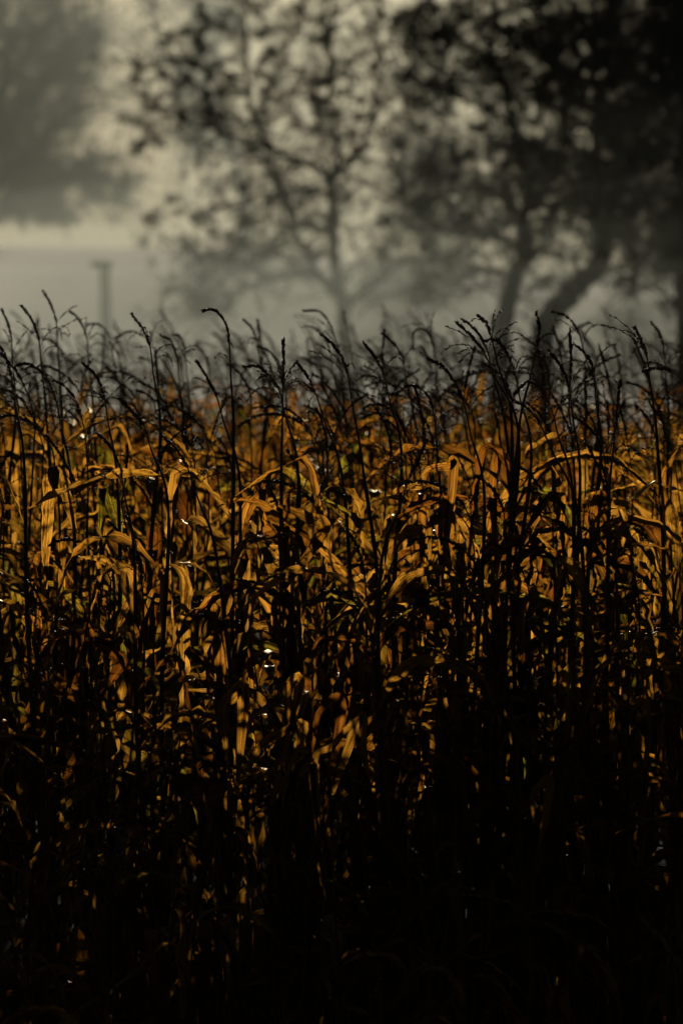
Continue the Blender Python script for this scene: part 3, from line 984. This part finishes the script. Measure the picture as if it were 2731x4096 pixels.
tree("broadleaf_tree", 126, [
    ([(1378, 1290), (1368, 1200), (1350, 1110), (1332, 980), (1334, 826), (1316, 719)], 0.24, 0.12, 0),
    ([(1316, 719), (1280, 681), (1165, 635), (1090, 590), (1030, 520), (1000, 383), (989, 214), (985, 60), (1000, -200)], 0.11, 0.03, -1.5),
    ([(1320, 740), (1352, 640), (1340, 520), (1310, 400), (1330, 250), (1300, 60), (1330, -200)], 0.09, 0.03, 1.5),
    ([(1362, 1180), (1303, 1130), (1226, 1018), (1170, 918), (1152, 826), (1095, 690), (1080, 600)], 0.14, 0.05, -1.0),
    ([(1332, 960), (1290, 915), (1203, 895), (1120, 940), (1040, 1010), (950, 1080)], 0.07, 0.03, -1.8),
    ([(1334, 800), (1240, 760), (1127, 765), (1050, 811), (951, 918), (880, 1000)], 0.09, 0.03, 1.6),
    ([(1355, 1170), (1250, 1100), (1135, 1102), (997, 1148), (859, 1201), (767, 1262)], 0.10, 0.03, -1.6),
    ([(1000, 880), (940, 1010), (890, 1132), (783, 1224)], 0.05, 0.03, -2.2),
    ([(1372, 1230), (1440, 1180), (1510, 1132), (1594, 1056), (1660, 1040), (1745, 1060)], 0.10, 0.03, 1.0),
    ([(1010, 500), (900, 470), (780, 500), (650, 530)], 0.05, 0.015, -1),
    ([(1000, 380), (880, 300), (740, 260), (600, 240)], 0.05, 0.015, 1),
    ([(1316, 719), (1400, 640), (1470, 520), (1500, 380), (1520, 150), (1500, -100)], 0.08, 0.02, -2),
    ([(1090, 640), (960, 640), (820, 590), (700, 560)], 0.045, 0.015, 2),
], [
    (960, 200, 430, 230, 2.2, 95), (1000, -150, 450, 200, 2.2, 40), (1300, 200, 330, 280, 2.4, 85),
    (850, 400, 320, 130, 2.0, 48), (700, 330, 170, 170, 1.4, 18), (1280, 470, 270, 160, 2.0, 48), (1000, 560, 300, 150, 2.0, 30),
    (1100, 800, 330, 180, 2.2, 40), (900, 1000, 240, 190, 2.0, 34), (1130, 1040, 280, 150, 2.0, 24),
    (820, 1210, 120, 70, 1.2, 20), (1400, 640, 150, 160, 1.5, 18), (1600, 1010, 140, 60, 1.2, 12), (800, 880, 200, 120, 1.6, 14),
], 31, "misty broadleaf tree with slim forked trunk left of centre, loose leaf clusters reaching left",
    leaf=0.066, per=14, clump=0.08, thick=0.98, spray=260,
    extra=[(500, 485), (545, 480), (590, 500), (597, 540), (545, 600), (550, 590), (700, 800), (590, 880), (605, 875), (580, 970), (755, 1000),
           (740, 990), (650, 570), (1535, 880), (1540, 885), (560, 290), (545, 320), (552, 250), (660, 160), (690, 150), (760, 130), (790, 180)])

tree("broadleaf_tree", 112, [
    ([(2005, 1330), (2021, 1263), (2050, 1130), (2092, 1000), (2092, 900)], 0.27, 0.16, 0),
    ([(2092, 900), (2113, 765), (2080, 597), (2030, 367), (1960, 190), (1930, 0), (1950, -250)], 0.13, 0.03, 1.4),
    ([(2080, 1000), (2005, 955), (1914, 940), (1791, 926), (1690, 860), (1600, 760)], 0.10, 0.02, -1.2),
    ([(2092, 900), (2040, 820), (1930, 760), (1800, 700), (1700, 600)], 0.10, 0.02, 1.6),
    ([(2100, 850), (2190, 740), (2240, 600), (2250, 400), (2280, 150), (2260, -150)], 0.10, 0.03, -1.6),
    ([(2060, 500), (1900, 420), (1780, 380), (1650, 340)], 0.06, 0.015, -1.2),
    ([(1990, 260), (1850, 180), (1700, 150), (1560, 140)], 0.05, 0.015, 1.2),
    ([(2055, 1120), (1960, 1080), (1860, 1090), (1740, 1180)], 0.06, 0.02, -1.5),
    ([(2070, 1080), (2150, 1010), (2190, 900), (2210, 860)], 0.06, 0.02, 1.0),
], [
    (1950, 80, 380, 260, 2.4, 130), (1950, -200, 420, 200, 2.4, 60), (2130, 330, 260, 250, 2.4, 120), (1800, 330, 280, 140, 2.2, 52),
    (1900, 620, 300, 170, 2.2, 52), (2120, 650, 240, 200, 2.2, 60), (1750, 800, 200, 120, 1.8, 20), (1960, 870, 220, 110, 1.8, 16),
    (2200, 1150, 160, 120, 1.6, 6), (1750, 1130, 130, 110, 1.6, 8), (1650, 130, 180, 110, 1.6, 28), (1600, 480, 160, 120, 1.4, 14),
], 47, "broadleaf tree in mist with thick upright trunk right of centre under a full dark crown",
    leaf=0.066, per=14, clump=0.09, thick=1.15, spray=280)

tree("broadleaf_tree", 98, [
    ([(2170, 1350), (2225, 1240), (2300, 1148), (2388, 1071), (2411, 985)], 0.27, 0.20, 0),
    ([(2411, 1000), (2436, 918), (2457, 781), (2518, 650), (2556, 536), (2618, 383), (2656, 230), (2630, 60), (2660, -250)], 0.16, 0.05, 0.6),
    ([(2411, 1000), (2386, 934), (2368, 842), (2396, 750), (2370, 600), (2390, 420), (2360, 200), (2380, -150)], 0.12, 0.04, -1.2),
    ([(2375, 850), (2330, 800), (2250, 803), (2181, 880)], 0.08, 0.03, 0.8),
    ([(2460, 780), (2560, 760), (2660, 800), (2740, 900)], 0.07, 0.02, -1.0),
    ([(2560, 530), (2480, 420), (2420, 260), (2440, 100)], 0.07, 0.02, -1.2),
    ([(2630, 330), (2740, 200), (2830, 60)], 0.08, 0.03, 0.8),
    ([(2380, 460), (2270, 330), (2180, 180), (2150, 20)], 0.07, 0.02, 1.2),
    ([(2395, 1040), (2480, 1080), (2570, 1060), (2680, 1130)], 0.05, 0.015, -1.2),
], [
    (2300, 120, 330, 230, 2.2, 150), (2560, 150, 280, 280, 2.2, 130), (2450, -200, 450, 220, 2.4, 70), (2300, 420, 230, 170, 2.0, 80),
    (2560, 480, 230, 200, 2.0, 75), (2680, 700, 150, 220, 1.8, 60), (2400, 680, 180, 120, 1.8, 36), (2640, 950, 140, 160, 1.6, 40),
    (2500, 850, 110, 110, 1.4, 12), (2540, 1150, 170, 90, 1.4, 12), (2220, 640, 140, 130, 1.5, 24),
], 53, "dark nearest tree on the right with a trunk leaning right then forking upward",
    leaf=0.06, per=12, clump=0.085, thick=1.25, spray=300)

tree("broadleaf_tree", 90, [
    ([(2725, 1350), (2722, 1150), (2730, 900), (2715, 650), (2740, 350), (2720, 0), (2750, -300)], 0.15, 0.05, 0),
    ([(2720, 700), (2650, 560), (2640, 400)], 0.06, 0.02, 0.6),
    ([(2735, 500), (2830, 300), (2900, 100)], 0.07, 0.02, -0.6),
], [
    (2740, 100, 160, 260, 1.5, 110), (2760, -150, 200, 200, 1.6, 40), (2750, 450, 130, 200, 1.3, 46), (2745, 900, 90, 240, 1.2, 36), (2740, 1200, 80, 120, 1.0, 12),
], 59, "slim tree cut by the right edge with dense near black leaves",
    leaf=0.065, per=18, clump=0.095, thick=1.1)

# far trees, left, beyond the pasture's rise
tree("broadleaf_tree", 265, [
    ([(-60, 960), (-50, 800), (-30, 600), (0, 400), (40, 150)], 0.55, 0.2, 0),
    ([(-50, 800), (90, 640), (230, 500), (330, 390)], 0.25, 0.06, -2),
    ([(-30, 620), (100, 420), (230, 270), (380, 130)], 0.25, 0.06, 2),
    ([(0, 400), (120, 200), (240, 40), (300, -150)], 0.25, 0.06, -1),
    ([(-50, 820), (150, 740), (330, 700), (480, 740)], 0.2, 0.05, 1),
], [
    (100, 140, 250, 200, 4, 150), (330, 150, 110, 80, 3, 40), (280, 300, 130, 90, 3, 44), (90, 420, 190, 170, 4, 110), (250, 480, 100, 90, 3, 26),
    (60, 700, 190, 190, 4, 150), (260, 720, 170, 160, 3.5, 80), (430, 760, 130, 120, 3, 34), (150, 850, 240, 50, 3, 60), (-100, 300, 260, 400, 4, 120), (100, -150, 300, 200, 4, 70),
], 61, "hazy far tree filling the left edge, its crown bottom level above pale field",
    leaf=0.13, per=18, clump=0.25, twig=0.05, thick=0.95, spray=400, reach=2.2)
tree("broadleaf_tree", 340, [
    ([(980, 960), (960, 700), (840, 400), (760, 100)], 0.5, 0.2, 0),
    ([(850, 430), (700, 250), (600, 60), (580, -150)], 0.2, 0.06, 1),
    ([(840, 400), (850, 200), (860, 0)], 0.2, 0.06, -1),
], [
    (680, 20, 130, 120, 3, 26), (640, -180, 180, 150, 3, 60), (860, 60, 130, 200, 3, 40), (760, 330, 130, 160, 3, 40), (820, 600, 120, 200, 3, 36),
], 67, "faint far tree, pale crown showing behind the slim forked tree's left side",
    leaf=0.22, per=14, clump=0.42, twig=0.03)
for n, (px, dd, sd, lab) in enumerate([(1720, 210, 71, "faint grey tree far behind, low between the two middle trunks"),
                                       (2520, 190, 73, "faint grey bushy tree far behind the trunk that leans right")]):
    tree("broadleaf_tree", dd, [
        ([(px, 1180), (px + 10, 1050), (px - 10, 900), (px + 10, 700)], 0.2, 0.08, 0),
        ([(px, 1000), (px - 90, 850), (px - 130, 700)], 0.09, 0.03, 1),
        ([(px, 950), (px + 90, 820), (px + 120, 650)], 0.09, 0.03, -1),
    ], [
        (px, 620, 190, 180, 2.5, 50), (px - 60, 860, 160, 120, 2, 26), (px + 60, 1000, 150, 110, 2, 20), (px + 20, 300, 200, 200, 2.5, 40),
    ], sd, lab, leaf=0.13, per=13, clump=0.24, twig=0.02)

# ------------------------------------------------------------------ timber post
Dp = 150
pb = P(428, 1350, Dp)
gz = float(ground(pb[0], Dp))
root = link("timber_post", None)
root.location = (pb[0], Dp, gz)
tag(root, "pale grey timber post standing alone in the misty pasture on the left", "post")
top = P(420, 1050, Dp)[2] - gz


def bevel_box(g, lo, hi, b=0.012):
    x0, y0, z0 = lo; x1, y1, z1 = hi
    rings = []
    for z, k in ((z0, b), (z0 + b, 0), (z1 - b, 0), (z1, b)):
        rings += [[x0 + b + k, y0 + k, z], [x1 - b - k, y0 + k, z], [x1 - k, y0 + b + k, z], [x1 - k, y1 - b - k, z],
                  [x1 - b - k, y1 - k, z], [x0 + b + k, y1 - k, z], [x0 + k, y1 - b - k, z], [x0 + k, y0 + b + k, z]]
    q = [[r * 8 + a, r * 8 + (a + 1) % 8, r * 8 + 8 + (a + 1) % 8, r * 8 + 8 + a] for r in range(3) for a in range(8)]
    q += [[24, 25, 26, 27], [24, 27, 28, 31], [28, 29, 30, 31], [0, 3, 2, 1], [0, 7, 4, 3], [4, 7, 6, 5]]
    g.add(rings, None, q)


g = Geo()
bevel_box(g, (-0.15, -0.13, -0.3), (0.15, 0.13, top - 0.001))
o = link("shaft", g.mesh("shaft", [M_POST], False), root)
o.rotation_euler = (0, R(-1.2), 0)
g = Geo()
bevel_box(g, (-0.36, -0.14, top - 0.14), (0.20, 0.14, top + 0.03))
link("crossbar", g.mesh("crossbar", [M_POST], False), root).location = (-0.05, 0, 0)
